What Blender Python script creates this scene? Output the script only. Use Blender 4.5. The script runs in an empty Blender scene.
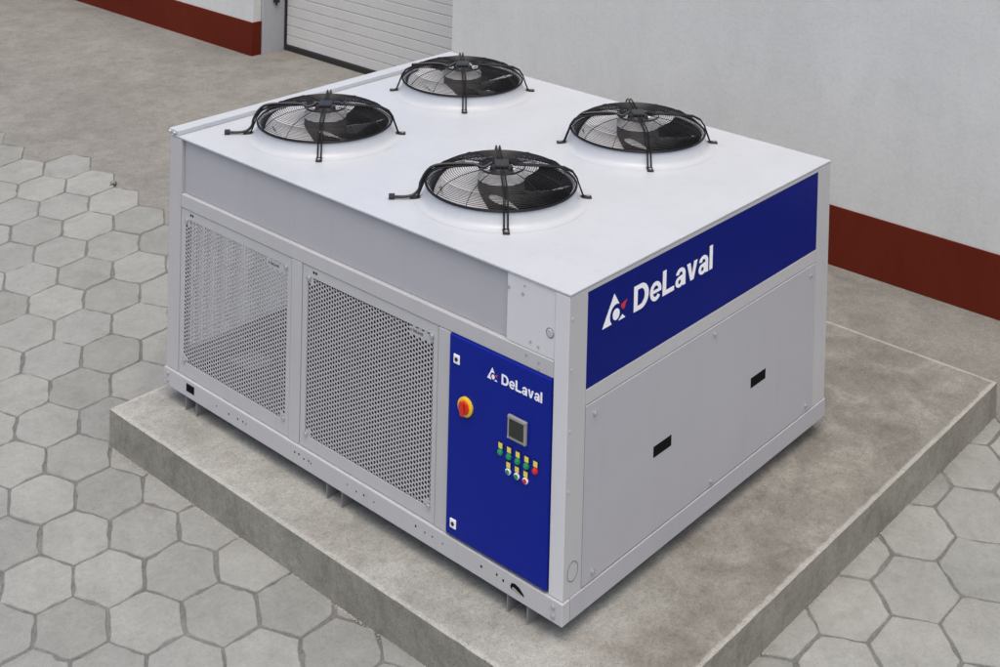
import bpy, bmesh, math, random
from mathutils import Vector, Matrix

random.seed(7)
S = bpy.context.scene
COL = S.collection
R = math.radians

# ------------------------------------------------------------------ camera, sky, sun, exposure
cd = bpy.data.cameras.new('camera')
cam = bpy.data.objects.new('camera', cd)
COL.objects.link(cam)
cd.sensor_width = 36.0
cd.lens = 48.45
cd.shift_x = -0.0110
cd.shift_y = -0.6164
cd.clip_end = 900
cam.matrix_world = Matrix.Translation((-4.0562, -3.1786, 3.6424)) @ Matrix((
    (0.6593438, 0.0011942, -0.7518406),
    (-0.7514639, 0.0327394, -0.6589614),
    (0.0238279, 0.9994632, 0.0224839))).to_4x4()
S.camera = cam

SUN_EL, SUN_AZ = R(72), R(224)          # azimuth measured from +X towards +Y: where the light comes from
w = bpy.data.worlds.new('World')
S.world = w
w.use_nodes = True
wn = w.node_tree
bg = wn.nodes['Background']
sky = wn.nodes.new('ShaderNodeTexSky')
sky.sky_type = 'NISHITA'
sky.sun_disc = False
sky.sun_elevation = SUN_EL
sky.sun_rotation = R(90) - SUN_AZ
sky.air_density = 0.85
sky.dust_density = 5.2
sky.ozone_density = 1.2
wn.links.new(sky.outputs[0], bg.inputs[0])
bg.inputs[1].default_value = 0.15

sd = bpy.data.lights.new('sun', 'SUN')
sun = bpy.data.objects.new('sun', sd)
COL.objects.link(sun)
sd.energy = 0.65
sd.angle = R(80)
sd.color = (1.0, 0.98, 0.88)
sdir = Vector((math.cos(SUN_EL) * math.cos(SUN_AZ), math.cos(SUN_EL) * math.sin(SUN_AZ), math.sin(SUN_EL)))
sun.rotation_euler = sdir.to_track_quat('Z', 'Y').to_euler()
sun.location = sdir * 30

S.view_settings.view_transform = 'Standard'
S.view_settings.look = 'None'
S.view_settings.gamma = 1
S.view_settings.use_curve_mapping = False
S.view_settings.exposure = 0.53
S.render.engine = 'CYCLES'

# ------------------------------------------------------------------ materials
class NT:
    def __init__(self, name):
        self.m = bpy.data.materials.new(name)
        self.m.use_nodes = True
        self.t = self.m.node_tree
        self.b = self.t.nodes['Principled BSDF']
        self.tc = self.t.nodes.new('ShaderNodeTexCoord')
    def n(self, k, **kw):
        x = self.t.nodes.new(k)
        for a, v in kw.items():
            setattr(x, a, v)
        return x
    def l(self, a, b):
        self.t.links.new(a, b)
    def noise(self, scale, detail=4, rough=.55, vec=None, dist=0.0, mscale=None):
        x = self.n('ShaderNodeTexNoise')
        x.inputs['Scale'].default_value = scale
        x.inputs['Detail'].default_value = detail
        x.inputs['Roughness'].default_value = rough
        x.inputs['Distortion'].default_value = dist
        v = vec or self.tc.outputs['Object']
        if mscale:
            mp = self.n('ShaderNodeMapping')
            mp.inputs['Scale'].default_value = mscale
            self.l(v, mp.inputs['Vector'])
            v = mp.outputs['Vector']
        self.l(v, x.inputs['Vector'])
        return x.outputs['Fac']
    def ramp(self, fac, stops):
        x = self.n('ShaderNodeValToRGB')
        e = x.color_ramp.elements
        e[0].position, e[0].color = stops[0][0], tuple(stops[0][1]) + (1,)
        e[1].position, e[1].color = stops[-1][0], tuple(stops[-1][1]) + (1,)
        for p, c in stops[1:-1]:
            k = e.new(p)
            k.color = tuple(c) + (1,)
        self.l(fac, x.inputs['Fac'])
        return x.outputs['Color']
    def mix(self, a, b, fac, mode='MIX'):
        x = self.n('ShaderNodeMix', data_type='RGBA', blend_type=mode)
        for s, v in ((x.inputs[6], a), (x.inputs[7], b), (x.inputs[0], fac)):
            if hasattr(v, 'links') or hasattr(v, 'is_linked'):
                self.l(v, s)
            else:
                s.default_value = tuple(v) + (1,) if isinstance(v, (tuple, list)) else v
        return x.outputs[2]
    def bump(self, h, strength=.3, dist=.01, prev=None):
        x = self.n('ShaderNodeBump')
        x.inputs['Strength'].default_value = strength
        x.inputs['Distance'].default_value = dist
        self.l(h, x.inputs['Height'])
        if prev is not None:
            self.l(prev, x.inputs['Normal'])
        return x.outputs['Normal']

def g(v):
    return (v, v, v)

def paint(name, col, rough=.4, metal=0.0, var=.06, bumps=.02, coat=0.0, spec=.5, wear=0.0):
    k = NT(name)
    n1 = k.noise(3.1, 5, .6)
    n2 = k.noise(26, 4, .6)
    c = k.mix(tuple(x * (1 - var) for x in col), tuple(min(1, x * (1 + var)) for x in col), n1)
    c = k.mix(c, tuple(x * (1 - 2.2 * var) for x in col), k.ramp(n2, [(.60, g(0)), (.78, g(.5))]))
    if wear:
        P = k.n('ShaderNodeNewGeometry').outputs['Position']
        st = k.ramp(k.noise(14, 5, .7, P, 0, mscale=(1, 1, .07)), [(.52, g(0)), (.80, g(1))])
        pa = k.ramp(k.noise(2.3, 6, .65, P, .6), [(.45, g(0)), (.70, g(1))])
        sp = k.ramp(k.noise(75, 3, .5, P), [(.70, g(0)), (.76, g(1))])
        tint = tuple(x * .62 for x in (col[0] * 1.02, col[1], col[2] * .93))
        for f, amt in ((st, .22), (pa, .12), (sp, .5)):
            mm = k.n('ShaderNodeMath', operation='MULTIPLY')
            mm.inputs[1].default_value = amt * wear
            k.l(f, mm.inputs[0])
            c = k.mix(c, tint, mm.outputs[0])
    k.l(c, k.b.inputs['Base Color'])
    r = k.n('ShaderNodeMapRange')
    r.inputs['To Min'].default_value = rough * .8
    r.inputs['To Max'].default_value = min(1, rough * 1.25)
    k.l(n1, r.inputs['Value'])
    k.l(r.outputs[0], k.b.inputs['Roughness'])
    k.b.inputs['Metallic'].default_value = metal
    k.b.inputs['Specular IOR Level'].default_value = spec
    if bumps:
        k.l(k.bump(k.noise(1.7, 2, .5), bumps, .02), k.b.inputs['Normal'])
    return k.m

def concrete(name, dark, mid, light, scale=1.0, stain=(.2, .17, .13), stain_amt=.5, bump=.35, rnd=False, rough=.88, tint=False, grain=1.0):
    k = NT(name)
    geo = k.n('ShaderNodeNewGeometry')
    P = geo.outputs['Position']
    big = k.noise(1.1 * scale, 6, .62, P, .35)
    med = k.noise(5.5 * scale, 6, .65, P, .2)
    fine = k.noise(55, 5, .75, P)
    grit = k.noise(210, 2, .6, P)
    c = k.ramp(big, [(.30, dark), (.50, mid), (.72, light)])
    c = k.mix(c, k.ramp(med, [(.32, dark), (.66, light)]), .42)
    st = k.ramp(k.noise(1.9 * scale, 7, .7, P, .8), [(.52, g(0)), (.72, g(1))])
    sm = k.n('ShaderNodeMath', operation='MULTIPLY')
    sm.inputs[1].default_value = stain_amt
    k.l(st, sm.inputs[0])
    c = k.mix(c, stain, sm.outputs[0])
    if tint:    # blotchy darker brown, growing towards high x and low y
        sx = k.n('ShaderNodeSeparateXYZ')
        k.l(P, sx.inputs[0])
        a = k.n('ShaderNodeMath', operation='MULTIPLY_ADD')      # -y + .18 x
        k.l(sx.outputs[0], a.inputs[0]); a.inputs[1].default_value = .30
        b = k.n('ShaderNodeMath', operation='SUBTRACT')
        b.inputs[0].default_value = 0.0
        k.l(sx.outputs[1], b.inputs[1])
        k.l(b.outputs[0], a.inputs[2])
        d = k.n('ShaderNodeMath', operation='MULTIPLY_ADD')
        k.l(k.noise(1.6, 6, .66, P, .5), d.inputs[0]); d.inputs[1].default_value = 1.1
        k.l(a.outputs[0], d.inputs[2])
        m = k.ramp(d.outputs[0], [(.60, g(0)), (1.30, g(.85))])
        c = k.mix(c, k.ramp(k.noise(3.3, 6, .68, P, .6), [(.35, (.13, .118, .098)), (.52, (.185, .175, .15)), (.68, (.265, .252, .22))]), m)
    if tint:    # pale irregular band round the slab's rim
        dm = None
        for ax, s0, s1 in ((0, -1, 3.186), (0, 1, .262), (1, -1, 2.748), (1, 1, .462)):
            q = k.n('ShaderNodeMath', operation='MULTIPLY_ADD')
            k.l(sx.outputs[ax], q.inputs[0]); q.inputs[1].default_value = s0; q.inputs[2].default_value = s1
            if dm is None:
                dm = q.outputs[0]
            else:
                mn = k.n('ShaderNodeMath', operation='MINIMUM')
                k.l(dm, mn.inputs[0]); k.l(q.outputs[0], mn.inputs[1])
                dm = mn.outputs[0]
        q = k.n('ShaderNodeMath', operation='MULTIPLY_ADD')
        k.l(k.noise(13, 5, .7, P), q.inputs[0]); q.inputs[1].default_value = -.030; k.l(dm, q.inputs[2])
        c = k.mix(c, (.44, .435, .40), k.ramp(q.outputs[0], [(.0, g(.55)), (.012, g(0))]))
    c = k.mix(c, k.ramp(k.noise(17 * scale, 6, .72, P, .4), [(.34, g(.74)), (.50, g(1.0)), (.70, g(1.14))]), .55 * grain, 'MULTIPLY')
    c = k.mix(c, k.ramp(fine, [(.34, g(.55)), (.50, g(1.0)), (.68, g(1.22))]), .40 * grain, 'MULTIPLY')
    c = k.mix(c, k.ramp(grit, [(.36, g(.5)), (.48, g(1.0)), (.64, g(1.25))]), .45 * grain, 'MULTIPLY')
    vo = k.n('ShaderNodeTexVoronoi')
    vo.inputs['Scale'].default_value = 34
    k.l(P, vo.inputs['Vector'])
    pore = k.ramp(vo.outputs['Distance'], [(.10, g(.45)), (.17, g(1))])
    c = k.mix(c, pore, .4 * grain, 'MULTIPLY')
    if rnd:
        oi = k.n('ShaderNodeObjectInfo')
        c = k.mix(c, k.ramp(oi.outputs['Random'], [(0, (.88, .885, .87)), (.5, (1, 1, 1)), (1, (1.10, 1.10, 1.085))]), 1.0, 'MULTIPLY')
    k.l(c, k.b.inputs['Base Color'])
    k.b.inputs['Roughness'].default_value = rough
    k.b.inputs['Specular IOR Level'].default_value = .3
    nb = k.bump(fine, bump, .006)
    nb = k.bump(med, bump * .7, .012, nb)
    nb = k.bump(grit, bump * .6, .002, nb)
    k.l(nb, k.b.inputs['Normal'])
    return k.m

M = {}
M['white'] = paint('white_top_paint', (.485, .507, .525), .30, var=.03, bumps=.05, wear=.9)
M['frame'] = paint('light_grey_paint', (.465, .466, .466), .38, var=.03, wear=.7)
M['frame_lit'] = paint('lit_grey_paint', (.62, .622, .632), .36, var=.02, wear=.5)  # frame paint again, lightened: its glossy reflection is put into the colour
M['panel'] = paint('violet_grey_paint', (.412, .412, .432), .36, var=.03, bumps=.06, wear=.6)
M['sheet'] = paint('perforated_sheet_paint', (.43, .43, .435), .42, var=.03, bumps=0)
M['blue'] = paint('deep_blue_paint', (.004, .015, .245), .36, var=.04, bumps=.08, spec=.13, wear=.5)
M['blue_sign'] = paint('blue_sign_film', (.001, .008, .155), .40, var=.04, bumps=.05, spec=.09, wear=.4)
M['letter'] = paint('white_lettering', (.90, .91, .93), .5, var=.01, bumps=0)
M['red_mark'] = paint('red_lettering', (.55, .02, .03), .5, var=.03, bumps=0)
M['print'] = paint('grey_print', (.10, .10, .12), .6, var=.02, bumps=0)
M['black'] = paint('black_plastic', (.012, .012, .013), .36, var=.1, bumps=0)
M['wire'] = paint('black_coated_wire', (.007, .007, .008), .40, var=.1, bumps=0, spec=.25)
M['blade'] = paint('grey_fan_blade', (.64, .65, .66), .38, var=.05, bumps=0)
M['throat'] = paint('dark_fan_throat', (.03, .03, .032), .5, var=.1, bumps=0)
M['inside'] = paint('dark_interior_steel', (.03, .03, .032), .6, var=.2, bumps=0)
M['galv'] = paint('galvanised_steel', (.46, .46, .47), .42, metal=.55, var=.12, bumps=0)
M['fin'] = paint('aluminium_fins', (.78, .78, .76), .5, metal=.0, var=.08, bumps=0)
M['foot'] = paint('grey_foot_steel', (.22, .22, .225), .5, var=.1, bumps=0, wear=1.0)
M['screw'] = paint('bright_screw_steel', (.70, .70, .71), .25, metal=1.0, var=.1, bumps=0)
M['hole'] = paint('hole_shade_paint', (.006, .006, .006), .8, var=.1, bumps=0, spec=.08)  # flat plates for holes and slots, the shade inside them painted near black
M['seam'] = paint('seam_shadow_gap', (.13, .13, .135), .7, var=.1, bumps=0)
M['yellow'] = paint('yellow_plastic', (.80, .52, .02), .35, var=.03, bumps=0)
M['cream'] = paint('pale_yellow_label', (.82, .66, .13), .5, var=.03, bumps=0)
M['red'] = paint('red_plastic', (.62, .02, .012), .3, var=.04, bumps=0)
M['green'] = paint('green_lens', (.01, .27, .10), .25, var=.05, bumps=0)
M['glass'] = paint('dark_display_glass', (.022, .025, .022), .12, var=.2, bumps=0)
M['bezel'] = paint('grey_bezel', (.28, .28, .27), .4, var=.05, bumps=0)
M['rubber'] = paint('black_rubber', (.018, .018, .018), .7, var=.2, bumps=0)
M['slab'] = concrete('concrete_plinth', (.22, .22, .196), (.318, .318, .29), (.41, .41, .377), .9, (.20, .175, .14), .6, tint=True)
M['slab_side'] = concrete('weathered_shaded_concrete', (.19, .18, .145), (.255, .245, .205), (.33, .32, .28), 1.3, (.14, .13, .10), .6)  # side concrete: weathering stain, plus the sides' dimmer light put into the colour
M['apron'] = concrete('concrete_apron', (.165, .160, .142), (.212, .206, .183), (.27, .262, .234), .6, (.135, .125, .107), .65, bump=.22)
M['paver'] = concrete('concrete_paver', (.22, .225, .21), (.262, .267, .25), (.30, .305, .285), 1.7, (.195, .195, .178), .55, bump=.2, rnd=True, grain=.5)
M['sand'] = concrete('joint_grit', (.115, .115, .108), (.155, .155, .147), (.21, .21, .198), 3.0, (.10, .10, .09), .4, bump=.6)
M['grit'] = paint('pale_grit', (.42, .40, .36), .9, var=.2, bumps=0)

def plaster(name, dark, mid, light, streak=.25, bump=.25, spec=.25):
    k = NT(name)
    P = k.n('ShaderNodeNewGeometry').outputs['Position']
    a = k.noise(.8, 6, .62, P, .4)
    b = k.noise(4.5, 5, .6, P, .2, mscale=(1, 1, .35))
    f = k.noise(42, 5, .72, P)
    c = k.ramp(a, [(.3, dark), (.5, mid), (.72, light)])
    c = k.mix(c, k.ramp(b, [(.3, dark), (.7, light)]), streak)
    c = k.mix(c, k.ramp(f, [(.28, g(.86)), (.55, g(1))]), .6, 'MULTIPLY')
    bl = k.ramp(k.noise(2.6, 7, .72, P, 1.2), [(.54, g(0)), (.72, g(.3))])
    c = k.mix(c, tuple(x * .80 for x in mid), bl)
    sc = k.ramp(k.noise(30, 2, .5, P, 0, mscale=(1, 1, .12)), [(.66, g(0)), (.74, g(.35))])
    c = k.mix(c, tuple(x * .86 for x in mid), sc)
    k.l(c, k.b.inputs['Base Color'])
    k.b.inputs['Roughness'].default_value = .85
    k.b.inputs['Specular IOR Level'].default_value = spec
    nb = k.bump(f, bump, .004)
    nb = k.bump(k.noise(9, 4, .6, P), bump, .01, nb)
    k.l(nb, k.b.inputs['Normal'])
    return k.m
M['wall'] = plaster('pale_grey_render', (.56, .568, .543), (.63, .638, .61), (.68, .686, .658), .35, .22)
M['plinth'] = plaster('oxide_red_plinth', (.100, .0145, .007), (.122, .018, .0085), (.143, .023, .011), .35, .15, .08)
M['reveal'] = plaster('grey_door_reveal', (.38, .39, .40), (.42, .43, .44), (.46, .47, .48), .2, .08)
M['door'] = paint('cream_white_door', (.58, .573, .545), .5, var=.03, bumps=.02, wear=.8)
M['leaf'] = paint('weed_leaf', (.13, .14, .075), .7, var=.3, bumps=0)

# ------------------------------------------------------------------ mesh helpers
class MB:
    def __init__(self):
        self.v, self.f = [], []
    def add(self, vs, fs):
        o = len(self.v)
        self.v += [tuple(x) for x in vs]
        self.f += [tuple(i + o for i in q) for q in fs]
        return self
    def box(self, x0, x1, y0, y1, z0, z1):
        vs = [(x, y, z) for z in (z0, z1) for y in (y0, y1) for x in (x0, x1)]
        return self.add(vs, [(0, 2, 3, 1), (4, 5, 7, 6), (0, 1, 5, 4), (2, 6, 7, 3), (0, 4, 6, 2), (1, 3, 7, 5)])
    def lathe(self, prof, seg=32, close=False, ctr=(0, 0, 0)):
        vs = []
        for r, z in prof:
            for i in range(seg):
                a = 2 * math.pi * i / seg
                vs.append((ctr[0] + r * math.cos(a), ctr[1] + r * math.sin(a), ctr[2] + z))
        fs = []
        n = len(prof)
        for j in range(n - 1 + (1 if close else 0)):
            j2 = (j + 1) % n
            for i in range(seg):
                i2 = (i + 1) % seg
                fs.append((j * seg + i, j * seg + i2, j2 * seg + i2, j2 * seg + i))
        return self.add(vs, fs)
    def tube(self, pts, r, seg=6, cyc=False):
        pts = [Vector(p) for p in pts]
        n = len(pts)
        rings = []
        for i, p in enumerate(pts):
            if cyc:
                d = pts[(i + 1) % n] - pts[i - 1]
            else:
                d = pts[min(i + 1, n - 1)] - pts[max(i - 1, 0)]
            d.normalize()
            up = Vector((0, 0, 1)) if abs(d.z) < .95 else Vector((1, 0, 0))
            a = d.cross(up).normalized()
            b = a.cross(d)
            rings.append([p + (a * math.cos(2 * math.pi * k / seg) + b * math.sin(2 * math.pi * k / seg)) * r for k in range(seg)])
        vs = [x for q in rings for x in q]
        fs = []
        for i in range(n if cyc else n - 1):
            j = (i + 1) % n
            for k in range(seg):
                k2 = (k + 1) % seg
                fs.append((i * seg + k, i * seg + k2, j * seg + k2, j * seg + k))
        if not cyc:
            fs.append(tuple(range(seg))[::-1])
            fs.append(tuple((n - 1) * seg + k for k in range(seg)))
        return self.add(vs, fs)
    def disc(self, c, axis, r, h, seg=16, dome=.0):
        """short cylinder on point c standing out h along axis (unit vector)"""
        ax = Vector(axis).normalized()
        up = Vector((0, 0, 1)) if abs(ax.z) < .9 else Vector((1, 0, 0))
        a = ax.cross(up).normalized()
        b = ax.cross(a)
        c = Vector(c)
        prof = [(r, 0), (r, h * .8), (r * .86, h)] + ([(r * .45, h + dome)] if dome else [])
        vs = []
        for rr, hh in prof:
            for k in range(seg):
                t = 2 * math.pi * k / seg
                vs.append(c + ax * hh + (a * math.cos(t) + b * math.sin(t)) * rr)
        fs = []
        for j in range(len(prof) - 1):
            for k in range(seg):
                k2 = (k + 1) % seg
                fs.append((j * seg + k, j * seg + k2, (j + 1) * seg + k2, (j + 1) * seg + k))
        fs.append(tuple((len(prof) - 1) * seg + k for k in range(seg)))
        return self.add(vs, fs)
    def prism(self, poly, to3, h):
        """poly: 2D points; to3(u, v, d) -> 3D; thickness h"""
        n = len(poly)
        vs = [to3(u, v, 0) for u, v in poly] + [to3(u, v, h) for u, v in poly]
        fs = [tuple(range(n))[::-1], tuple(range(n, 2 * n))]
        fs += [(i, (i + 1) % n, n + (i + 1) % n, n + i) for i in range(n)]
        return self.add(vs, fs)
    def mesh(self, name, smooth=False, fix=True):
        me = bpy.data.meshes.new(name)
        me.from_pydata(self.v, [], self.f)
        if fix:
            bm = bmesh.new()
            bm.from_mesh(me)
            bmesh.ops.recalc_face_normals(bm, faces=bm.faces)
            bm.to_mesh(me)
            bm.free()
        if smooth:
            for p in me.polygons:
                p.use_smooth = True
        me.update()
        return me

def link(name, me, mat, parent=None, loc=(0, 0, 0), bevel=0, seg=2, smooth_angle=False):
    if mat is not None and not me.materials:
        me.materials.append(mat)
    o = bpy.data.objects.new(name, me)
    COL.objects.link(o)
    o.location = loc
    if parent:
        o.parent = parent
    if bevel:
        b = o.modifiers.new('bevel', 'BEVEL')
        b.width = bevel
        b.segments = seg
        b.limit_method = 'ANGLE'
        b.angle_limit = R(40)
    return o

def tag(o, label, cat, group=None, kind=None):
    if label: o['label'] = label
    if cat: o['category'] = cat
    if group: o['group'] = group
    if kind: o['kind'] = kind
    return o

# ------------------------------------------------------------------ dimensions (metres)
W, L, H = 2.0928, 2.6418, 1.30
ZS, ZG = -0.075, -0.26          # top of the plinth slab, top of the pavers

# ------------------------------------------------------------------ ground
gm = MB()
gm.add([(-300, -300, ZG - .0060), (300, -300, ZG - .0060), (300, 300, ZG - .0060), (-300, 300, ZG - .0060)], [(0, 1, 2, 3)])
ground = link('ground', gm.mesh('ground'), M['sand'])
ground['kind'] = 'structure'

QC = [(-0.5304018, 2.0299368), (-0.0496815, -0.3608517), (-0.2976332, -0.17759), (0.000496968, 0.003396987), (0.002655907, 0.007110145), (0.007334087, 0.005120787)]
def quad(m, n):
    b = (1, m, n, m * m, m * n, n * n)
    return Vector((sum(q[0] * t for q, t in zip(QC, b)), sum(q[1] * t for q, t in zip(QC, b))))
def lat(m, n):
    """ground position of lattice point (m, n): rows drift slightly as laid; straight beyond the near yard"""
    mc, nc = min(max(m, -7), 11), min(max(n, -8), 2)
    p = quad(mc, nc)
    if mc != m or nc != n:
        e = .01
        jm = (quad(mc + e, nc) - quad(mc - e, nc)) / (2 * e)
        jn = (quad(mc, nc + e) - quad(mc, nc - e)) / (2 * e)
        p = p + jm * (m - mc) + jn * (n - nc)
    return p
HEXV = [(1 / 3, 1 / 3), (2 / 3, -1 / 3), (1 / 3, -2 / 3), (-1 / 3, -1 / 3), (-2 / 3, 1 / 3), (-1 / 3, 2 / 3)]
def cell(m, n):
    return [lat(m + a, n + b) for a, b in HEXV]

SX0, SX1, SY0, SY1 = -0.262, 3.186, -0.462, 2.748      # plinth slab outline
def inside_poly(P, q):
    c = False
    for i in range(len(P)):
        a, b = P[i], P[i - 1]
        if (a.y > q.y) != (b.y > q.y) and q.x < (b.x - a.x) * (q.y - a.y) / (b.y - a.y) + a.x:
            c = not c
    return c
def apron_edge(y):
    return 1.70 + .05 * math.sin(y * 1.3) if y > 0 else 3.05
CAMI = cam.matrix_world.inverted()
def seen(p, margin):
    q = CAMI @ Vector((p.x, p.y, ZG))
    if q.z > -.3:
        return False
    u = 48.45 / 36 * q.x / -q.z + .5 + .0110
    v = 48.45 / 36 * q.y / -q.z + .6164
    return -margin < u - 0 < 1 + margin and -.333 - margin < v < .333 + margin

yard = MB()
rest = MB()
pavers, apron_cells = [], []
for m in range(-26, 34):
    for n in range(-30, 26):
        c = lat(m, n)
        if not (-7 < c.x < 4.2 and -7 < c.y < 12):
            continue
        C = cell(m, n)
        if c.x > apron_edge(c.y):
            if c.x < (2.6 if c.y > 0 else 3.9):
                apron_cells.append(C)
            continue
        # wholly under the slab
        if all(SX0 + .02 < q.x < SX1 - .02 and SY0 + .02 < q.y < SY1 - .02 for q in C):
            continue
        pavers.append((c, C))

def paver_geo(C, c, joint, mb=None):
    """bevelled, slightly irregular hexagonal block; coordinates relative to its centre"""
    z1 = random.gauss(0, .0014)
    tx, ty = random.gauss(0, .004), random.gauss(0, .004)
    out = []
    n = len(C)
    for i in range(n):
        a, b = C[i], C[(i + 1) % n]
        for t in (0.0, .26, .5, .76):
            q = a.lerp(b, t) - c
            d = q.length
            s = joint * (1.15 if t == 0 else 1.0) + random.gauss(0, .0040)
            out.append(q * ((d - s) / d))
    k = len(out)
    vs = []
    for ins, dz in ((0, -.03), (0, -.0045), (.0022, -.0016), (.0055, 0)):
        for q in out:
            d = q.length
            p = q * ((d - ins) / d)
            vs.append((p.x, p.y, dz + z1 + tx * p.x + ty * p.y))
    fs = []
    for j in range(3):
        for i in range(k):
            i2 = (i + 1) % k
            fs.append((j * k + i, j * k + i2, (j + 1) * k + i2, (j + 1) * k + i))
    fs.append(tuple(3 * k + i for i in range(k)))
    return vs, fs

ptop = [(c, C) for c, C in pavers if seen(c, .10)]
ptop.sort(key=lambda t: (t[0] - Vector((-4.0, -3.2))).length)
near = ptop[:290]
ids = set(id(t[0]) for t in near)
for c, C in near:
    mb = MB()
    mb.add(*paver_geo(C, c, .0078))
    me = mb.mesh('paver', fix=False)
    for p in me.polygons:
        p.use_smooth = len(p.vertices) == 4
    link('paver', me, M['paver'], ground, (c.x, c.y, ZG))
rb = MB()
for c, C in pavers:
    if id(c) in ids:
        continue
    vs, fs = paver_geo(C, c, .0078)
    rb.add([(x + c.x, y + c.y, z + ZG) for x, y, z in vs], fs)
rp = link('paver_field', rb.mesh('paver_field', fix=False), M['paver'], ground)
rp['kind'] = 'stuff'

# concrete apron between the pavers and the building, poured against the hexagons
ab = MB()
for C in apron_cells:
    ab.add([(q.x, q.y, ZG - .003) for q in C], [tuple(range(6))])
for xa, ya, yb in ((2.15, .5, 60), (3.5, -40, .5)):
    ab.add([(xa, ya, ZG - .0045), (60, ya, ZG - .0045), (60, yb, ZG - .0045), (xa, yb, ZG - .0045)], [(0, 1, 2, 3)])
apron = link('concrete_apron', ab.mesh('concrete_apron', fix=False), M['apron'])
apron['kind'] = 'structure'
for p in apron.data.polygons:
    if p.normal.z < 0:
        p.flip()
for p in rp.data.polygons[:1]:
    pass

# ------------------------------------------------------------------ plinth slab (raised concrete base with a worn edge)
def make_slab():
    bm = bmesh.new()
    nx, ny, nz = 70, 66, 5
    z0, z1 = ZG - .05, ZS
    rnd = random.Random(3)
    def grid(f, a, b):
        vs = [[bm.verts.new(f(i / a, j / b)) for j in range(b + 1)] for i in range(a + 1)]
        for i in range(a):
            for j in range(b):
                bm.faces.new((vs[i][j], vs[i + 1][j], vs[i + 1][j + 1], vs[i][j + 1]))
    dx, dy, dz = SX1 - SX0, SY1 - SY0, z1 - z0
    grid(lambda u, v: (SX0 + u * dx, SY0 + v * dy, z1), nx, ny)
    grid(lambda u, v: (SX0, SY0 + u * dy, z0 + v * dz), ny, nz)
    grid(lambda u, v: (SX1, SY0 + u * dy, z0 + v * dz), ny, nz)
    grid(lambda u, v: (SX0 + u * dx, SY0, z0 + v * dz), nx, nz)
    grid(lambda u, v: (SX0 + u * dx, SY1, z0 + v * dz), nx, nz)
    bmesh.ops.remove_doubles(bm, verts=bm.verts, dist=1e-5)
    bmesh.ops.recalc_face_normals(bm, faces=bm.faces)
    edges = [e for e in bm.edges if len(e.link_faces) == 2 and e.calc_face_angle() > 1.0]
    bmesh.ops.bevel(bm, geom=edges, offset=.0035, segments=2, affect='EDGES', profile=.5)
    for v in bm.verts:
        k = .0010
        onedge = (abs(v.co.x - SX0) < .02 or abs(v.co.y - SY0) < .02 or abs(v.co.x - SX1) < .02 or abs(v.co.y - SY1) < .02)
        if onedge:
            k = .0005
        if abs(v.co.x - W / 2) < W / 2 + .1 and abs(v.co.y - L / 2) < L / 2 + .1 and not onedge:
            k = 0
        v.co += Vector((rnd.gauss(0, k * .6), rnd.gauss(0, k * .6), rnd.gauss(0, k * .5)))
    me = bpy.data.meshes.new('concrete_base')
    bm.to_mesh(me)
    bm.free()
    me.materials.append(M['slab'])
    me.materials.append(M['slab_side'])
    for p in me.polygons:
        p.use_smooth = False
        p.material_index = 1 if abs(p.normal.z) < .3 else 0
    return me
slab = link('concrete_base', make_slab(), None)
tag(slab, 'raised rectangular concrete plinth slab under the cooling unit', 'concrete base')

# loose grit and mortar crumbs along the foot of the slab
gb = MB()
rnd = random.Random(11)
def crumb(x, y, s):
    vs = []
    for a in ((1, 0, 0), (-1, 0, 0), (0, 1, 0), (0, -1, 0), (0, 0, 1)):
        k = s * rnd.uniform(.6, 1.3)
        vs.append((x + a[0] * k, y + a[1] * k, ZG - .0005 + a[2] * k * .9))
    gb.add(vs, [(0, 2, 4), (2, 1, 4), (1, 3, 4), (3, 0, 4)])
for i in range(1500):
    if rnd.random() < .55:
        crumb(SX0 - abs(rnd.gauss(0, .010)), rnd.uniform(SY0, SY1), rnd.uniform(.0012, .0042))
    else:
        crumb(rnd.uniform(SX0, SX1), SY0 - abs(rnd.gauss(0, .012)), rnd.uniform(.0012, .0042))
gr = link('grit', gb.mesh('grit'), M['grit'])
tag(gr, 'loose pale grit and mortar crumbs along the foot of the concrete plinth', 'grit', kind='stuff')

# ------------------------------------------------------------------ building behind
XR, XL, XD = 4.33, 4.70, 5.11
YC, YE = 7.97, 4.90          # door opening: left jamb, right jamb (hidden behind the unit)
WT = 5.2
def empty(name, loc):
    o = bpy.data.objects.new(name, None)
    COL.objects.link(o)
    o.location = loc
    return o
def child(name, mb, mat, parent, base, bevel=0, smooth=False, seg=2):
    return link(name, mb.mesh(name, smooth), mat, parent, tuple(-Vector(base)), bevel, seg)

bR = empty('building_wall', (XR, -2, ZG))
tag(bR, 'pale grey rendered wall with dark red plinth behind the cooling unit, right of the door', 'wall')
B = (XR, -2, ZG)
child('wall_face', MB().box(XR, XR + 1.2, -14, 4.76, ZG - .2, WT), M['wall'], bR, B)
child('plinth', MB().box(XR - .012, XR, -14, 4.768, ZG - .1, .146), M['plinth'], bR, B, .004)
bL = empty('building_wall', (XL, 10, ZG))
tag(bL, 'pale grey wall corner with dark red plinth left of the sectional door', 'wall')
B = (XL, 10, ZG)
child('wall_face', MB().box(XL, XL + .11, YC, 24, ZG - .2, WT), M['wall'], bL, B, .006)
child('plinth', MB().box(XL - .014, XL + .108, YC - .012, 24, ZG - .1, .085), M['plinth'], bL, B, .004)
child('door_reveal', MB().box(XL + .112, XD + .1, YC - .035, YC + .6, ZG - .2, WT), M['reveal'], bL, B, .005)

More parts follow.
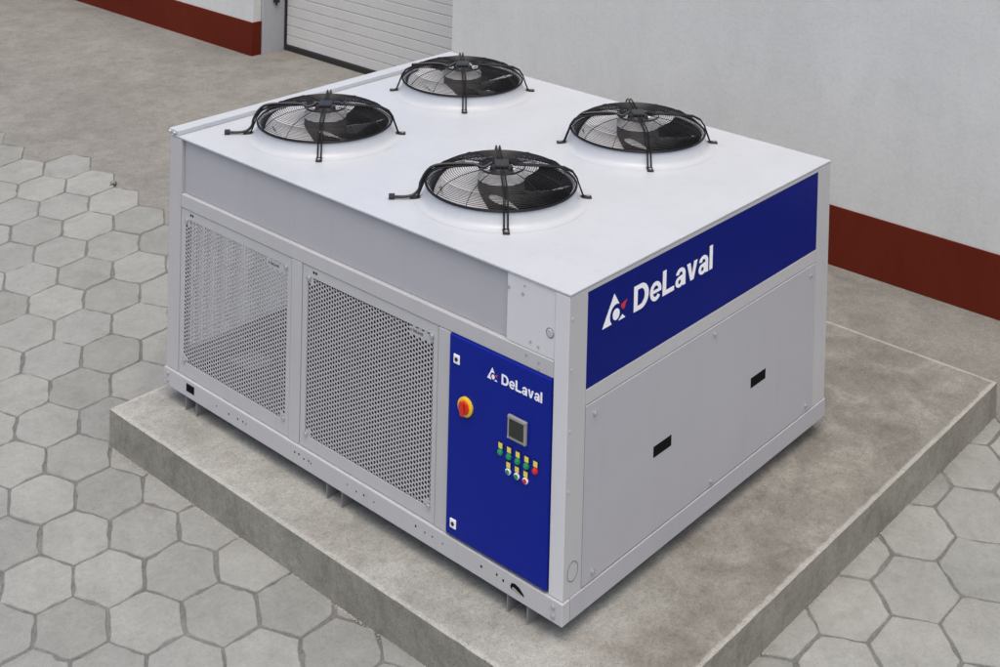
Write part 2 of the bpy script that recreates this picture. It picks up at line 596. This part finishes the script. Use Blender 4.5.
gd = empty('sectional_door', (XD, 6.4, ZG))
tag(gd, 'cream white ribbed sectional garage door at the back', 'door')
B = (XD, 6.4, ZG)
y0, y1 = 4.3, YC - .060
child('bottom_seal', MB().box(XD - .018, XD + .03, y0, y1, ZG - .004, ZG + .052), M['rubber'], gd, B, .004)
child('side_seal', MB().box(XD - .022, XD + .05, y1 + .002, YC - .040, ZG - .004, 2.6), M['rubber'], gd, B, .004)
child('door_core', MB().box(XD + .012, XD + .05, y0, y1, ZG + .053, 2.6), M['door'], gd, B)
zr = ZG + .055
rib = MB().box(XD - .004, XD + .0115, y0, y1 - .002, 0, .1005).mesh('panel')
rib.materials.append(M['door'])
i = 0
while zr < 2.5:
    link('panel', rib, None, gd, (-B[0], -B[1], zr - B[2]), .006)
    zr += .1035 if i % 5 != 4 else .1050
    i += 1

bx = MB().box(4.935, 4.99, YC - .085, YC - .0355, .262, .40)
sb = empty('door_sensor', (4.96, YC - .06, .262))
tag(sb, 'small black box mounted on the grey door reveal, top left', 'sensor box')
child('housing', bx, M['black'], sb, (4.96, YC - .06, .262), .006)
child('cable_gland', MB().tube([(4.963, YC - .06, .262), (4.963, YC - .06, .235)], .010, 8), M['black'], sb, (4.96, YC - .06, .262))

# weed in a joint
wd = MB()
rnd = random.Random(5)
for i in range(16):
    a = rnd.uniform(0, 6.28)
    l = rnd.uniform(.02, .05)
    x, y = 1.700 + rnd.gauss(0, .012), 5.825 + rnd.gauss(0, .012)
    d = Vector((math.cos(a), math.sin(a), 0))
    s = Vector((-d.y, d.x, 0)) * rnd.uniform(.003, .006)
    p0 = Vector((x, y, ZG - .01))
    p1 = p0 + d * l * .35 + Vector((0, 0, l * .7))
    p2 = p0 + d * l * .8 + Vector((0, 0, l * .8))
    wd.add([p0 - s, p0 + s, p1 + s * 1.3, p1 - s * 1.3, p2], [(0, 1, 2, 3), (3, 2, 4)])
weed = link('weed', wd.mesh('weed', fix=False), M['leaf'])
tag(weed, 'tiny weed tuft growing in the joint where pavers meet the concrete apron', 'weed')

# ------------------------------------------------------------------ the cooling unit
BASE = Vector((W / 2, L / 2, ZS))
CH = empty('cooling_unit', BASE)
tag(CH, 'large grey box-shaped liquid chiller with blue panels and four roof fans on concrete base', 'chiller')
NB = tuple(-BASE)
def part(name, mb, mat, bevel=0, smooth=False, seg=2):
    return link(name, mb.mesh(name, smooth), mat, CH, NB, bevel, seg)
def sub(name, mb, mat, parent, bevel=0, smooth=False, seg=2):
    return link(name, mb.mesh(name, smooth), mat, parent, (0, 0, 0), bevel, seg)

# --- roof with four round openings
FANS = [(.548, .849, True), (.556, 2.080, True), (1.608, 2.092, False), (1.604, .845, False)]
HR_ = .335
def make_roof():
    bm = bmesh.new()
    # each quarter of the roof is a rectangle with a round hole
    xs = [0, (FANS[0][0] + FANS[3][0]) / 2, W]
    ys = [0, (FANS[0][1] + FANS[1][1]) / 2, L]
    N = 64
    for fx, fy, _ in FANS:
        ix = 0 if fx < 1 else 1
        iy = 0 if fy < 1.4 else 1
        x0, x1, y0, y1 = xs[ix], xs[ix + 1], ys[iy], ys[iy + 1]
        inner, outer = [], []
        angs = [2 * math.pi * k / N for k in range(N)]
        cs = [math.atan2(y - fy, x - fx) % (2 * math.pi) for x in (x0, x1) for y in (y0, y1)]
        angs = sorted(set([round(a, 6) for a in angs] + [round(a, 6) for a in cs]))
        for a in angs:
            c, s = math.cos(a), math.sin(a)
            t = min([t for t in ((x1 - fx) / c if c > 1e-9 else 1e9, (x0 - fx) / c if c < -1e-9 else 1e9,
                                 (y1 - fy) / s if s > 1e-9 else 1e9, (y0 - fy) / s if s < -1e-9 else 1e9) if t > 0])
            inner.append(bm.verts.new((fx + HR_ * c, fy + HR_ * s, H)))
            outer.append(bm.verts.new((fx + t * c, fy + t * s, H)))
        n = len(angs)
        for k in range(n):
            k2 = (k + 1) % n
            bm.faces.new((inner[k], outer[k], outer[k2], inner[k2]))
    # folded edge all round
    bmesh.ops.remove_doubles(bm, verts=bm.verts, dist=1e-4)
    bmesh.ops.recalc_face_normals(bm, faces=bm.faces)
    for f in bm.faces:
        if f.normal.z < 0:
            f.normal_flip()
    e = 0.0012
    vs = [bm.verts.new(p) for p in ((-e, -e, H - .0005), (W + e, -e, H - .0005), (W + e, L + e, H - .0005), (-e, L + e, H - .0005),
                                    (-e, -e, H - .006), (W + e, -e, H - .006), (W + e, L + e, H - .006), (-e, L + e, H - .006),
                                    (.0, .0, H - .0005), (W, 0, H - .0005), (W, L, H - .0005), (0, L, H - .0005))]
    for a in range(4):
        b = (a + 1) % 4
        bm.faces.new((vs[a], vs[4 + a], vs[4 + b], vs[b]))
        bm.faces.new((vs[8 + a], vs[a], vs[b], vs[8 + b]))
    me = bpy.data.meshes.new('roof_panel')
    bm.to_mesh(me)
    bm.free()
    return me
roof = link('roof_panel', make_roof(), M['white'], CH, NB)
ch = part('edge_channel', MB().box(.004, W + .004, L - .062, L + .016, H + .0005, H + .026), M['white'], .003)
for yy in (L - .036, L + .004):
    sub('screw', MB().disc((.0035, yy, H + .012), (-1, 0, 0), .011, .009, 12, .004), M['screw'], ch)

# --- frame posts and rails; left face lies at x = 0 (looking along +x), sign face at y = 0
T = .05
part('corner_post', MB().box(.0, T, .0012, .074, .092, H - .0095), M['frame_lit'], .003)
part('post_flange', MB().box(.0015, .112, 0, .0010, .092, H - .0095).box(T + .0005, .112, .0010, T, .092, H - .0095), M['frame'], .0004, seg=1)  # sign side of the same post, without the painted-in reflection
part('corner_post', MB().box(.0, T, L - .100, L, .092, H - .0095).box(T, .10, L - T, L, .092, H - .0095), M['frame'], .003)
part('corner_post', MB().box(W - T, W, .0, .10, .092, H - .0095).box(W - .125, W - T, 0, T, .092, H - .0095), M['frame'], .003)
part('corner_post', MB().box(W - T, W, L - .10, L, .092, H - .0095), M['frame'], .003)
# left face
part('upper_panel', MB().box(.020, .034, .327, L - .102, 1.016, H - .0095), M['panel'], .002)
part('corner_plate', MB().box(.004, .026, .076, .326, 1.016, H - .0095), M['frame_lit'], .0025)
part('upper_rail', MB().box(.000, .045, .076, L - .102, .9455, 1.0145), M['frame'], .004)
part('mullion', MB().box(.000, .045, 1.586, 1.660, .092, .9435), M['frame'], .003)
part('mullion', MB().box(.000, .045, .630, .700, .092, .9435), M['frame'], .003)
ml = MB()
# back and hidden sides
part('rear_panel', MB().box(W - .03, W - .012, .102, L - .102, .09, H - .0095), M['panel'])
part('partition', MB().box(.05, W - .05, .64, .655, .06, H - .012), M['inside'])
part('partition', MB().box(.05, W - .05, 1.615, 1.63, .06, H - .14), M['inside'])
part('base_tray', MB().box(.03, W - .03, .03, L - .03, .03, .05), M['inside'])

# perforated sheet: hexagonal cells with round holes
PC, PV, HR0 = .0176, .0203, .0073
def perforated(y0, y1, z0, z1, skip, x):
    ctrs = []
    nc = int((y1 - y0) / PC)
    y_off = y0 + ((y1 - y0) - (nc - 1) * PC) / 2
    for i in range(nc):
        k = 0
        z = z1 - PV * .5 - (PV / 2 if i % 2 else 0)
        while z > z0 + PV * .3:
            ctrs.append((y_off + i * PC, z))
            z -= PV
    v, f = [], []
    ang = [math.pi / 3 * k for k in range(6)]
    cr = PV / math.sqrt(3)
    NH = 12
    for cy, cz in ctrs:
        o = len(v)
        hexp = [(cy + cr * math.cos(a), cz + cr * math.sin(a)) for a in ang]
        if skip(cy, cz):
            v += [(x, p, q) for p, q in hexp]
            f.append(tuple(o + k for k in range(6)))
            continue
        v += [(x, p, q) for p, q in hexp]
        v += [(x, cy + HR0 * math.cos(2 * math.pi * k / NH), cz + HR0 * math.sin(2 * math.pi * k / NH)) for k in range(NH)]
        v += [(x + .002, cy + HR0 * math.cos(2 * math.pi * k / NH), cz + HR0 * math.sin(2 * math.pi * k / NH)) for k in range(NH)]
        for k in range(6):
            h = o + 6
            a, b, c = 2 * k, 2 * k + 1, (2 * k + 2) % NH
            f.append((o + k, o + (k + 1) % 6, h + c, h + b, h + a))
        for k in range(NH):
            k2 = (k + 1) % NH
            f.append((o + 6 + k, o + 6 + k2, o + 6 + NH + k2, o + 6 + NH + k))
    me = bpy.data.meshes.new('perforated_sheet')
    me.from_pydata(v, [], f)
    me.update()
    return me

def arc(cx, cy, rx, ry, a0, a1, n=14):
    return [(cx + rx * math.cos(R(a0 + (a1 - a0) * k / n)), cy + ry * math.sin(R(a0 + (a1 - a0) * k / n))) for k in range(n + 1)]
def band(cx, cy, ro, ri, a0, a1, n=20, c2=None):
    c2 = c2 or (cx, cy)
    return list(zip(arc(cx, cy, ro[0], ro[1], a0, a1, n), arc(c2[0], c2[1], ri[0], ri[1], a0, a1, n)))
GLYPH = {   # bold grotesque letters as plain polygons and bands (outer, inner point pairs); advance width last
    'D': ([[(0, 0), (.21, 0), (.21, 1), (0, 1)]],
          [[((.212, 0), (.212, .18))] + band(.40, .5, (.46, .5), (.25, .32), -90, 90, 20, (.38, .5)) + [((.212, 1), (.212, .82))]], .86),
    'e': ([[(.14, .305), (.664, .305), (.66, .43), (.14, .43)]],
          [band(.335, .37, (.335, .385), (.165, .225), -9, 196, 24), band(.335, .37, (.335, .385), (.165, .225), 196, 322, 16)], .67),
    'L': ([[(0, 0), (.70, 0), (.70, .18), (.21, .18), (.21, 1), (0, 1)]], [], .70),
    'a': ([[(.44, 0), (.635, 0), (.622, .08), (.62, .47), (.44, .47)], [(.22, .29), (.45, .33), (.45, .455), (.22, .415)]],
          [band(.325, .47, (.295, .285), (.115, .135), 0, 168, 18), band(.255, .205, (.255, .22), (.085, .09), 0, 360, 24)], .63),
    'v': ([[(0, .74), (.215, .74), (.338, .235), (.46, .74), (.67, .74), (.44, 0), (.232, 0)]], [], .67),
    'l': ([[(0, 0), (.2, 0), (.2, 1), (0, 1)]], [], .2)}
def text_mesh(body, h, width, thick, gap=.085):
    m = MB()
    x = 0
    eps = 0
    for ch in body:
        polys, bands, adv = GLYPH[ch]
        for P in polys:
            eps = (eps + 1) % 5
            m.prism([(x + u, v) for u, v in P], lambda u, v, d: (u, v, d), 1 + eps * .06)
        for Bd in bands:
            eps = (eps + 1) % 5
            t = 1 + eps * .06
            n = len(Bd)
            vs = []
            for (ou, ov), (iu, iv) in Bd:
                vs += [(x + ou, ov, 0), (x + iu, iv, 0), (x + ou, ov, t), (x + iu, iv, t)]
            fs = []
            for k in range(n - 1):
                a, b = 4 * k, 4 * k + 4
                fs += [(a + 2, b + 2, b + 3, a + 3), (a, a + 2, b + 2, b), (a + 1, b + 1, b + 3, a + 3)]
            e = 4 * (n - 1)
            fs += [(0, 1, 3, 2), (e, e + 2, e + 3, e + 1)]
            m.add(vs, fs)
        x += adv + gap
    tot = x - gap
    m.v = [(a / tot * width, b * h, c * thick) for a, b, c in m.v]
    return m.mesh('lettering')
def place_text(name, me, mat, parent, to3):
    for v in me.vertices:
        v.co = Vector(to3(v.co.x, v.co.y, v.co.z))
    bm = bmesh.new()
    bm.from_mesh(me)
    bmesh.ops.recalc_face_normals(bm, faces=bm.faces)
    bm.to_mesh(me)
    bm.free()
    me.materials.clear()
    return link(name, me, mat, parent)

def emblem(parent, to3, th):
    """white triangle with a ring cut out of it, a dot inside and a red flash; unit width 1, height .78"""
    cx, cy, ro, ri = .590, .205, .275, .150
    a0, a1 = math.radians(62), math.radians(228)
    arc = []
    for k in range(19):
        a = a0 + (a1 - a0) * k / 18
        arc.append((cx + ro * math.cos(a), max(0, cy + ro * math.sin(a))))
    pts = [(0, 0), (.495, .78)] + arc
    sub('emblem', MB().prism(pts, to3, th), M['letter'], parent)
    sub('emblem_dot', MB().prism([(cx + ri * math.cos(t * .3142), cy + ri * math.sin(t * .3142)) for t in range(20)], to3, th), M['letter'], parent)
    sub('emblem_corner', MB().prism([(.70, 0), (1.0, 0), (.87, .115)], to3, th), M['letter'], parent)
    sub('emblem_flash', MB().prism([(.79, .355), (.83, .40), (1.07, .465), (1.0, .36), (.96, .27), (.90, .235), (.84, .29)], to3, th), M['red_mark'], parent)

def face_left(y_start, z_start, s=1.0, x=0.0, sz=None):
    sz = s if sz is None else sz
    return lambda u, v, d: (x - d, y_start - u * s, z_start + v * sz)
def face_right(x_start, z_start, s=1.0, y=0.0, sz=None):
    sz = s if sz is None else sz
    return lambda u, v, d: (x_start + u * s, y - d, z_start + v * sz)

def perf_panel(py0, py1, hy0, hy1, hz0, hz1, name='perforated_panel'):
    """panel outline py0..py1, perforated field hy0..hy1 x hz0..hz1 (y grows to the left in view)"""
    z0, z1 = .094, .9435
    sy0 = hy0 + .155
    def skip(y, z):
        if y < sy0 and z > hz1 - .045: return True                      # blank patch with the maker's name
        for cy in (hy0, hy1):
            for cz in (hz0, hz1):
                if abs(y - cy) < .038 and abs(z - cz) < .036: return True
        return False
    fr = MB()
    x0, x1 = .0035, .0075
    fr.box(x0, x1, py0, py1, hz1 - .004, z1).box(x0, x1, py0, py1, z0, hz0 + .004)
    fr.box(x0, x1, py0, hy0 + .003, hz0 + .004, hz1 - .004).box(x0, x1, hy1 - .003, py1, hz0 + .004, hz1 - .004)
    p = part(name, fr, M['frame'], .0006, seg=1)
    link('perforated_sheet', perforated(hy0, hy1, hz0, hz1, skip, .0045), M['sheet'], p)
    for cy, cz in ((hy0 + .012, hz0 + .01), (hy1 - .012, hz0 + .01), (hy0 + .012, hz1 - .010), (hy1 - .012, hz1 - .010)):
        sub('screw', MB().disc((x0 - .0002, cy, cz), (-1, 0, 0), .0125, .007, 14, .003), M['screw'], p)
    t = text_mesh('DeLaval', .013, .060, .0006)
    place_text('lettering', t, M['print'], p, face_left(hy0 + .128, hz1 - .031, 1, .0040))
    sub('lettering_mark', MB().prism([(0, 0), (.006, .012), (.012, 0)], face_left(hy0 + .146, hz1 - .030, 1, .0042), .0006), M['print'], p)
    # rivet marks in the top corner
    for dy in (.035, .052):
        sub('vent_hole', MB().disc((x0 - .0002, hy1 - dy - .01, z1 - .020), (-1, 0, 0), .0065, .0008, 10), M['hole'], p)
    return p
P1 = perf_panel(1.664, L - .104, 1.690, 2.503, .160, .900)
P2 = perf_panel(.704, 1.582, .728, 1.550, .150, .900)

part('side_rail', MB().box(.104, W - .104, L - .03, L - .004, .094, .150), M['frame'])
part('side_panel', MB().box(.104, W - .104, L - .03, L - .010, .9605, H - .0095), M['panel'])
cf = MB()
for k in range(110):
    xx = .11 + k * .0170
    cf.box(xx, xx + .0012, L - .049, L - .035, .155, .958)
o = part('coil_fins', cf, M['fin'])
o['kind'] = 'stuff'
part('tray_light_patch', MB().box(.30, .46, 2.34, 2.52, .0505, .056), M['galv'])  # pale plate added to stand for the patch of light on the tray
# pipework behind the middle panel
pw = MB()
pw.tube([(.45, .75, .35), (.45, 1.2, .35), (.45, 1.45, .5), (.45, 1.5, .9)], .035, 10)
pw.lathe([(.0, .06), (.16, .06), (.17, .10), (.17, .55), (.12, .64), (0, .66)], 24, ctr=(.75, 1.12, 0))
part('compressor', pw, M['inside'], smooth=True)

# --- control cabinet door (blue) on the left face
DX = -.010
door = part('control_door', MB().box(DX, .030, .079, .626, .104, .9435), M['blue'], .006, seg=3)
for cz in (.851, .160):
    lk = sub('lock', MB().box(DX - .005, DX - .0004, .580 - .017, .580 + .017, cz - .0195, cz + .0195), M['letter'], door, .003)
    sub('lock_core', MB().disc((DX - .0052, .580, cz), (-1, 0, 0), .0085, .003, 12), M['black'], lk)
# rotary main switch
sw = sub('main_switch', MB().disc((DX - .0004, .523, .673), (-1, 0, 0), .040, .012, 28), M['yellow'], door)
kb = MB()
kb.disc((DX - .0126, .523, .673), (-1, 0, 0), .028, .010, 8)
sub('switch_dial', kb, M['red'], sw)
hb = MB().prism([(-.0105, -.031), (.0105, -.031), (.0105, .031), (-.0105, .031)], face_left(.523, .673, 1, DX - .0228), .008)
sub('switch_handle', hb, M['red'], sw, .005)
# display
dsp = sub('display', MB().box(DX - .014, DX - .0004, .189, .287, .640, .736), M['bezel'], door, .004)
sub('screen', MB().box(DX - .0156, DX - .0142, .200, .276, .653, .724), M['glass'], dsp, .001)
for cy in (.1945, .2815):
    for cz in (.646, .730):
        sub('screw', MB().disc((DX - .0142, cy, cz), (-1, 0, 0), .004, .002, 8), M['screw'], dsp)
# push buttons with yellow legend plates
def button(y, z, lens, ring):
    b = sub('push_button', MB().disc((DX - .0004, y, z), (-1, 0, 0), .0130, .008, 18), M[ring], door)
    if lens != ring:
        sub('button_lens', MB().disc((DX - .0086, y - .001, z), (-1, 0, 0), .0095, .003, 14), M[lens], b)
    else:
        sub('button_lens', MB().disc((DX - .0086, y, z), (-1, 0, 0), .0105, .003, 16, .002), M[lens], b)
    lp = sub('legend_holder', MB().box(DX - .005, DX - .0004, y - .0135, y + .0120, z + .0140, z + .0400), M['black'], b, .0015)
    sub('legend_plate', MB().box(DX - .0062, DX - .0052, y - .0118, y + .0085, z + .0165, z + .0385), M['cream'], b)
for k in range(5):
    button(.328 - k * .0460, .562 - k * .0006, 'red' if k == 4 else 'green', 'red' if k == 4 else 'green')
for k in range(3):
    button(.284 - k * .0455, .500, 'red' if k == 2 else 'green', 'letter')
t = text_mesh('DeLaval', .042, .213, .0008)
place_text('lettering', t, M['letter'], door, face_left(.333, .836, 1, DX - .0002))
emblem(door, face_left(.411, .835, .055, DX - .0002, .064), .0008)

# --- base rail
rl = part('base_rail', MB().box(-.009, .04, -.005, L + .005, .0, .0905), M['frame'], .004)
rr = part('base_rail', MB().box(.042, W + .005, -.005, .04, .0, .0905), M['panel'], .003)
part('base_rail', MB().box(.042, W + .005, L - .04, L + .005, .0, .0905), M['frame'], .003)
part('base_rail', MB().box(W - .035, W + .005, .042, L - .042, .0, .0905), M['frame'], .003)
sub('lifting_hole', MB().box(-.0100, -.0094, 2.385, 2.452, .031, .071), M['hole'], rl)
sub('lifting_hole', MB().prism([(-.034 + .0, .0), (-.028, .014), (-.01, .019), (.012, .013), (.036, -.004), (.040, -.013), (.02, -.014), (-.012, -.012), (-.030, -.010)],
    face_left(.228, .044, 1, -.0092), .0006), M['hole'], rl)
sub('lifting_lug', MB().prism([(-.026, -.006), (-.018, .003), (.034, -.0115), (.022, -.0135), (-.012, -.0115)], face_left(.228, .044, 1, -.0100), .0006), M['screw'], rl)
for yy, zz, r in ((.040, .064, .010), (.040, .028, .010), (L - .03, .066, .010), (L - .03, .028, .010)):
    sub('rivet', MB().disc((-.0092, yy, zz), (-1, 0, 0), r, .006, 12, .002), M['galv'], rl)
rnd = random.Random(21)
for yy, zz in ((2.20, .046), (2.10, .044), (2.03, .046), (1.99, .048), (1.965, .046), (1.60, .054), (1.57, .056), (1.535, .047), (1.50, .052), (1.485, .046),
               (1.235, .052), (1.175, .045), (1.125, .049), (1.06, .046), (.80, .052), (.745, .048), (.70, .050), (.64, .047), (.42, .050), (.335, .055), (.30, .047)):
    sub('rail_hole', MB().disc((-.0092, yy, zz), (-1, 0, 0), rnd.uniform(.0032, .0058), .0006, 8), M['hole'], rl)

# --- feet: inverted channels running from front to back under the unit
for y0, y1 in ((2.370, 2.464), (1.273, 1.379), (.172, .282)):
    f = MB()
    z0, z1 = ZS + .0005, -.0008
    f.box(-.004, W - .02, y0, y0 + .005, z0, z1).box(-.004, W - .02, y1 - .005, y1, z0, z1).box(.012, W - .02, y0 + .0052, y1 - .0052, z1 - .006, z1)
    part('foot_channel', f, M['foot'])

# --- screws and knock-outs on the left face
for yy, zz, r in ((.319, 1.232, .0075), (.243, 1.228, .0065), (.235, 1.263, .0045), (.198, 1.050, .0055), (.157, 1.043, .0055)):
    part('screw', MB().disc((.0035, yy, zz), (-1, 0, 0), r, .003, 10), M['galv'])
for yy, zz in ((.214, .995), (.150, .985), (.150, .958)):
    part('screw', MB().disc((-.0003, yy, zz), (-1, 0, 0), .0055, .003, 10), M['galv'])
ko = MB()
def ring(mb, fn, rx, rz, wd, n=24, h=.0006):
    vs = []
    for k in range(n):
        a = 2 * math.pi * k / n
        for q in (0, wd):
            vs.append(fn((rx - q) * math.cos(a), (rz - q) * math.sin(a), h))
    mb.add(vs, [(2 * k, 2 * ((k + 1) % n), 2 * ((k + 1) % n) + 1, 2 * k + 1) for k in range(n)])
    return mb
part('knock_out', MB().disc((.0038, .100, 1.117), (-1, 0, 0), .0165, .0035, 18), M['frame'], .001)
part('knock_out_rim', ring(MB(), face_left(.100, 1.117, 1, .0039), .0205, .0205, .003), M['seam'])

# --- sign face (y = 0)
part('top_rail', MB().box(.114, W - .127, .000, .04, 1.274, H - .0095), M['frame'], .002)
sign = part('sign_panel', MB().box(.1145, W - .1275, .001, .030, .8865, 1.2725), M['blue_sign'], .0015)
part('middle_rail', MB().box(.114, W - .127, .000, .04, .824, .885), M['frame'], .0015)
lp = part('lower_panel', MB().box(.1155, W - .1285, -.002, .03, .095, .8205), M['panel'], .003)
part('seam', MB().box(.112, W - .125, .012, .031, .092, .8236), M['seam'])
t = text_mesh('DeLaval', .106, .590, .0010)
place_text('lettering', t, M['letter'], sign, face_right(.4215, 1.089, 1, .0008))
emblem(sign, face_right(.2105, 1.092, .154, .0008), .0010)
for xx, zz in ((.172, .772), (1.046, .782), (1.912, .772), (.183, .128), (1.044, .120), (1.896, .130)):
    sub('screw', MB().disc((xx, -.0022, zz), (0, -1, 0), .0115, .006, 14, .003), M['screw'], lp)
for xx in (.653, 1.431):
    s = sub('handle_slot', MB().box(xx - .066, xx + .066, -.0030, -.0024, .4165, .4635), M['hole'], lp)
part('knock_out_rim', ring(MB(), face_right(.056, .190, 1, -.0003), .034, .040, .0028, 28), M['seam'])
for zz in (.42, .66, .90, 1.10):
    part('screw', MB().disc((.018, -.0003, zz + .1), (0, -1, 0), .006, .0025, 10), M['frame'])

# --- fans
def ring_pts(r, z, n=72):
    return [(r * math.cos(2 * math.pi * k / n), r * math.sin(2 * math.pi * k / n), z) for k in range(n)]
GZ = .074
def dome(r):
    return GZ + .056 * (1 - min(1, r / .345) ** 7) + .020 * (1 - (r / .345) ** 2)
shroud_me = MB().lathe([(.398, .0006), (.384, .0016), (.372, .0045), (.362, .011), (.354, .022), (.347, .040), (.342, .058), (.3395, .066), (.335, .070), (.331, .069),
                        (.3285, .062)], 96).mesh('fan', True)
shroud_me.materials.append(M['white'])
throat_me = MB().lathe([(.3287, .064), (.327, .05), (.325, -.14)], 72).mesh('throat', True)
throat_me.materials.append(M['throat'])
gmb = MB()
r = .078
while r < .342:
    gmb.tube(ring_pts(r, dome(r), 64), .0016, 4, True)
    r += .0104 if r < .28 else .0056
gmb.tube(ring_pts(.346, GZ - .001, 72), .0050, 6, True)
gmb.tube(ring_pts(.108, dome(.108), 48), .0035, 6, True)
for k in range(12):
    a = 2 * math.pi * (k + .5) / 12
    gmb.tube([(q * math.cos(a), q * math.sin(a), dome(q) + .003) for q in (.055, .16, .22, .28, .305, .322, .335, .345)], .0019, 5)
    a = 2 * math.pi * k / 12
guard_me = gmb.mesh('guard')
guard_me.materials.append(M['wire'])

def strut_mesh():
    m = MB()
    prof = [(.050, .156), (.11, .154), (.20, .149), (.29, .141), (.328, .122), (.349, .092), (.358, .066), (.378, .014), (.384, .006)]
    for s in (-.0085, .0085):
        m.tube([(q, s, z) for q, z in prof], .0042, 6)
    return m.mesh('strut', True)
strut_me = strut_mesh()
strut_me.materials.append(M['wire'])
foot_me = MB().box(.366, .418, -.0155, .0155, .0005, .0085).mesh('strut_foot')
foot_me.materials.append(M['black'])
bolt_me = MB().disc((.402, 0, .0086), (0, 0, 1), .008, .005, 10).mesh('bolt')
bolt_me.materials.append(M['bezel'])

def blade_mesh():
    nr, na = 10, 12
    vs = []
    for i in range(nr + 1):
        r = .105 + (.316 - .105) * i / nr
        u = i / nr
        span = R(56 + 8 * math.sin(u * math.pi))
        off = R(26) * u * u - R(8) * u               # sickle sweep
        pitch = math.tan(R(33 - 11 * u))
        for j in range(na + 1):
            t = j / na
            th = off + (t - .5) * span
            arc = (t - .5) * span * r
            cam_ = .012 * math.sin(math.pi * t)
            edge = 0
            rr = r
            if i == nr:
                rr = r - .030 * (2 * abs(t - .5)) ** 4
            vs.append((rr * math.cos(th), rr * math.sin(th), .020 - pitch * arc + cam_))
    fs = []
    for i in range(nr):
        for j in range(na):
            a = i * (na + 1) + j
            fs.append((a, a + na + 1, a + na + 2, a + 1))
    me = bpy.data.meshes.new('blade')
    me.from_pydata(vs, [], fs)
    for p in me.polygons:
        p.use_smooth = True
    me.update()
    me.materials.append(M['blade'])
    return me
blade_me = blade_mesh()
hub_me = MB().lathe([(.0, .122), (.06, .122), (.088, .121), (.101, .117), (.106, .108), (.108, .06), (.112, -.03), (.0, -.03)], 48).mesh('hub', True)
hub_me.materials.append(M['inside'])
plate_me = MB().lathe([(.054, .1236), (.088, .1230), (.102, .1185), (.1075, .109), (.109, .095)], 48).mesh('hub_ring', True)
plate_me.materials.append(M['letter'])
mot = MB().lathe([(0, .148), (.046, .148), (.052, .144), (.055, .130), (.055, .1225)], 32)
motor_me = mot.mesh('motor', True)
motor_me.materials.append(M['black'])
jbox_me = MB().box(-.040, .040, -.033, .033, .1485, .166).mesh('junction_box')
jbox_me.materials.append(M['black'])

def sm_curve(pts, n=6):
    P = [Vector(p) for p in pts]
    out = []
    for i in range(len(P) - 1):
        p0, p1, p2, p3 = P[max(i - 1, 0)], P[i], P[i + 1], P[min(i + 2, len(P) - 1)]
        for k in range(n):
            t = k / n
            out.append(.5 * ((2 * p1) + (p2 - p0) * t + (2 * p0 - 5 * p1 + 4 * p2 - p3) * t * t + (3 * p1 - p0 - 3 * p2 + p3) * t ** 3))
    out.append(P[-1])
    return out
def cable_mesh(long):
    A = R(135)
    pts = [(.04, .0, .165), (.085, .022, .150), (.125, .012, .160), (.20, .004, .160), (.295, .0, .152), (.337, .0, .128), (.366, .002, .080), (.374, .004, .045)]
    if long:
        pts += [(.398, .010, .020), (.44, .016, .0125), (.50, .012, .0125)]
    else:
        pts = pts[:5]
    m = MB().tube(sm_curve(pts), .0072, 8)
    return m.mesh('cable', True)
cab_long, cab_short = cable_mesh(True), cable_mesh(False)
for q in (cab_long, cab_short):
    q.materials.append(M['black'])
gland_me = MB().tube([(.485, .012, .0135), (.512, .012, .0135)], .0135, 8).mesh('cable_gland')
gland_me.materials.append(M['black'])

for n, (fx, fy, cab) in enumerate(FANS):
    f = link('fan', shroud_me, None, CH, (fx - BASE.x, fy - BASE.y, H - BASE.z))
    link('throat', throat_me, None, f)
    link('guard', guard_me, None, f)
    link('motor', motor_me, None, f)
    jb = link('junction_box', jbox_me, None, f, (0, 0, 0), .006)
    jb.rotation_euler.z = R(42)
    hb = link('hub', hub_me, None, f)
    link('hub_ring', plate_me, None, f)
    for k in range(5):
        b = link('blade', blade_me, None, f)
        b.rotation_euler.z = R(72 * k + (20, 34, 47, 11)[n])
    for k in range(4):
        s = link('strut', strut_me, None, f)
        s.rotation_euler.z = R(45 + 90 * k)
        q = link('strut_foot', foot_me, None, f, (0, 0, 0), .002)
        q.rotation_euler.z = R(45 + 90 * k)
        q = link('bolt', bolt_me, None, f)
        q.rotation_euler.z = R(45 + 90 * k)
    c = link('cable', cab_long if cab else cab_short, None, f)
    c.rotation_euler.z = R(135)
    if cab:
        c = link('cable_gland', gland_me, None, f)
        c.rotation_euler.z = R(135)
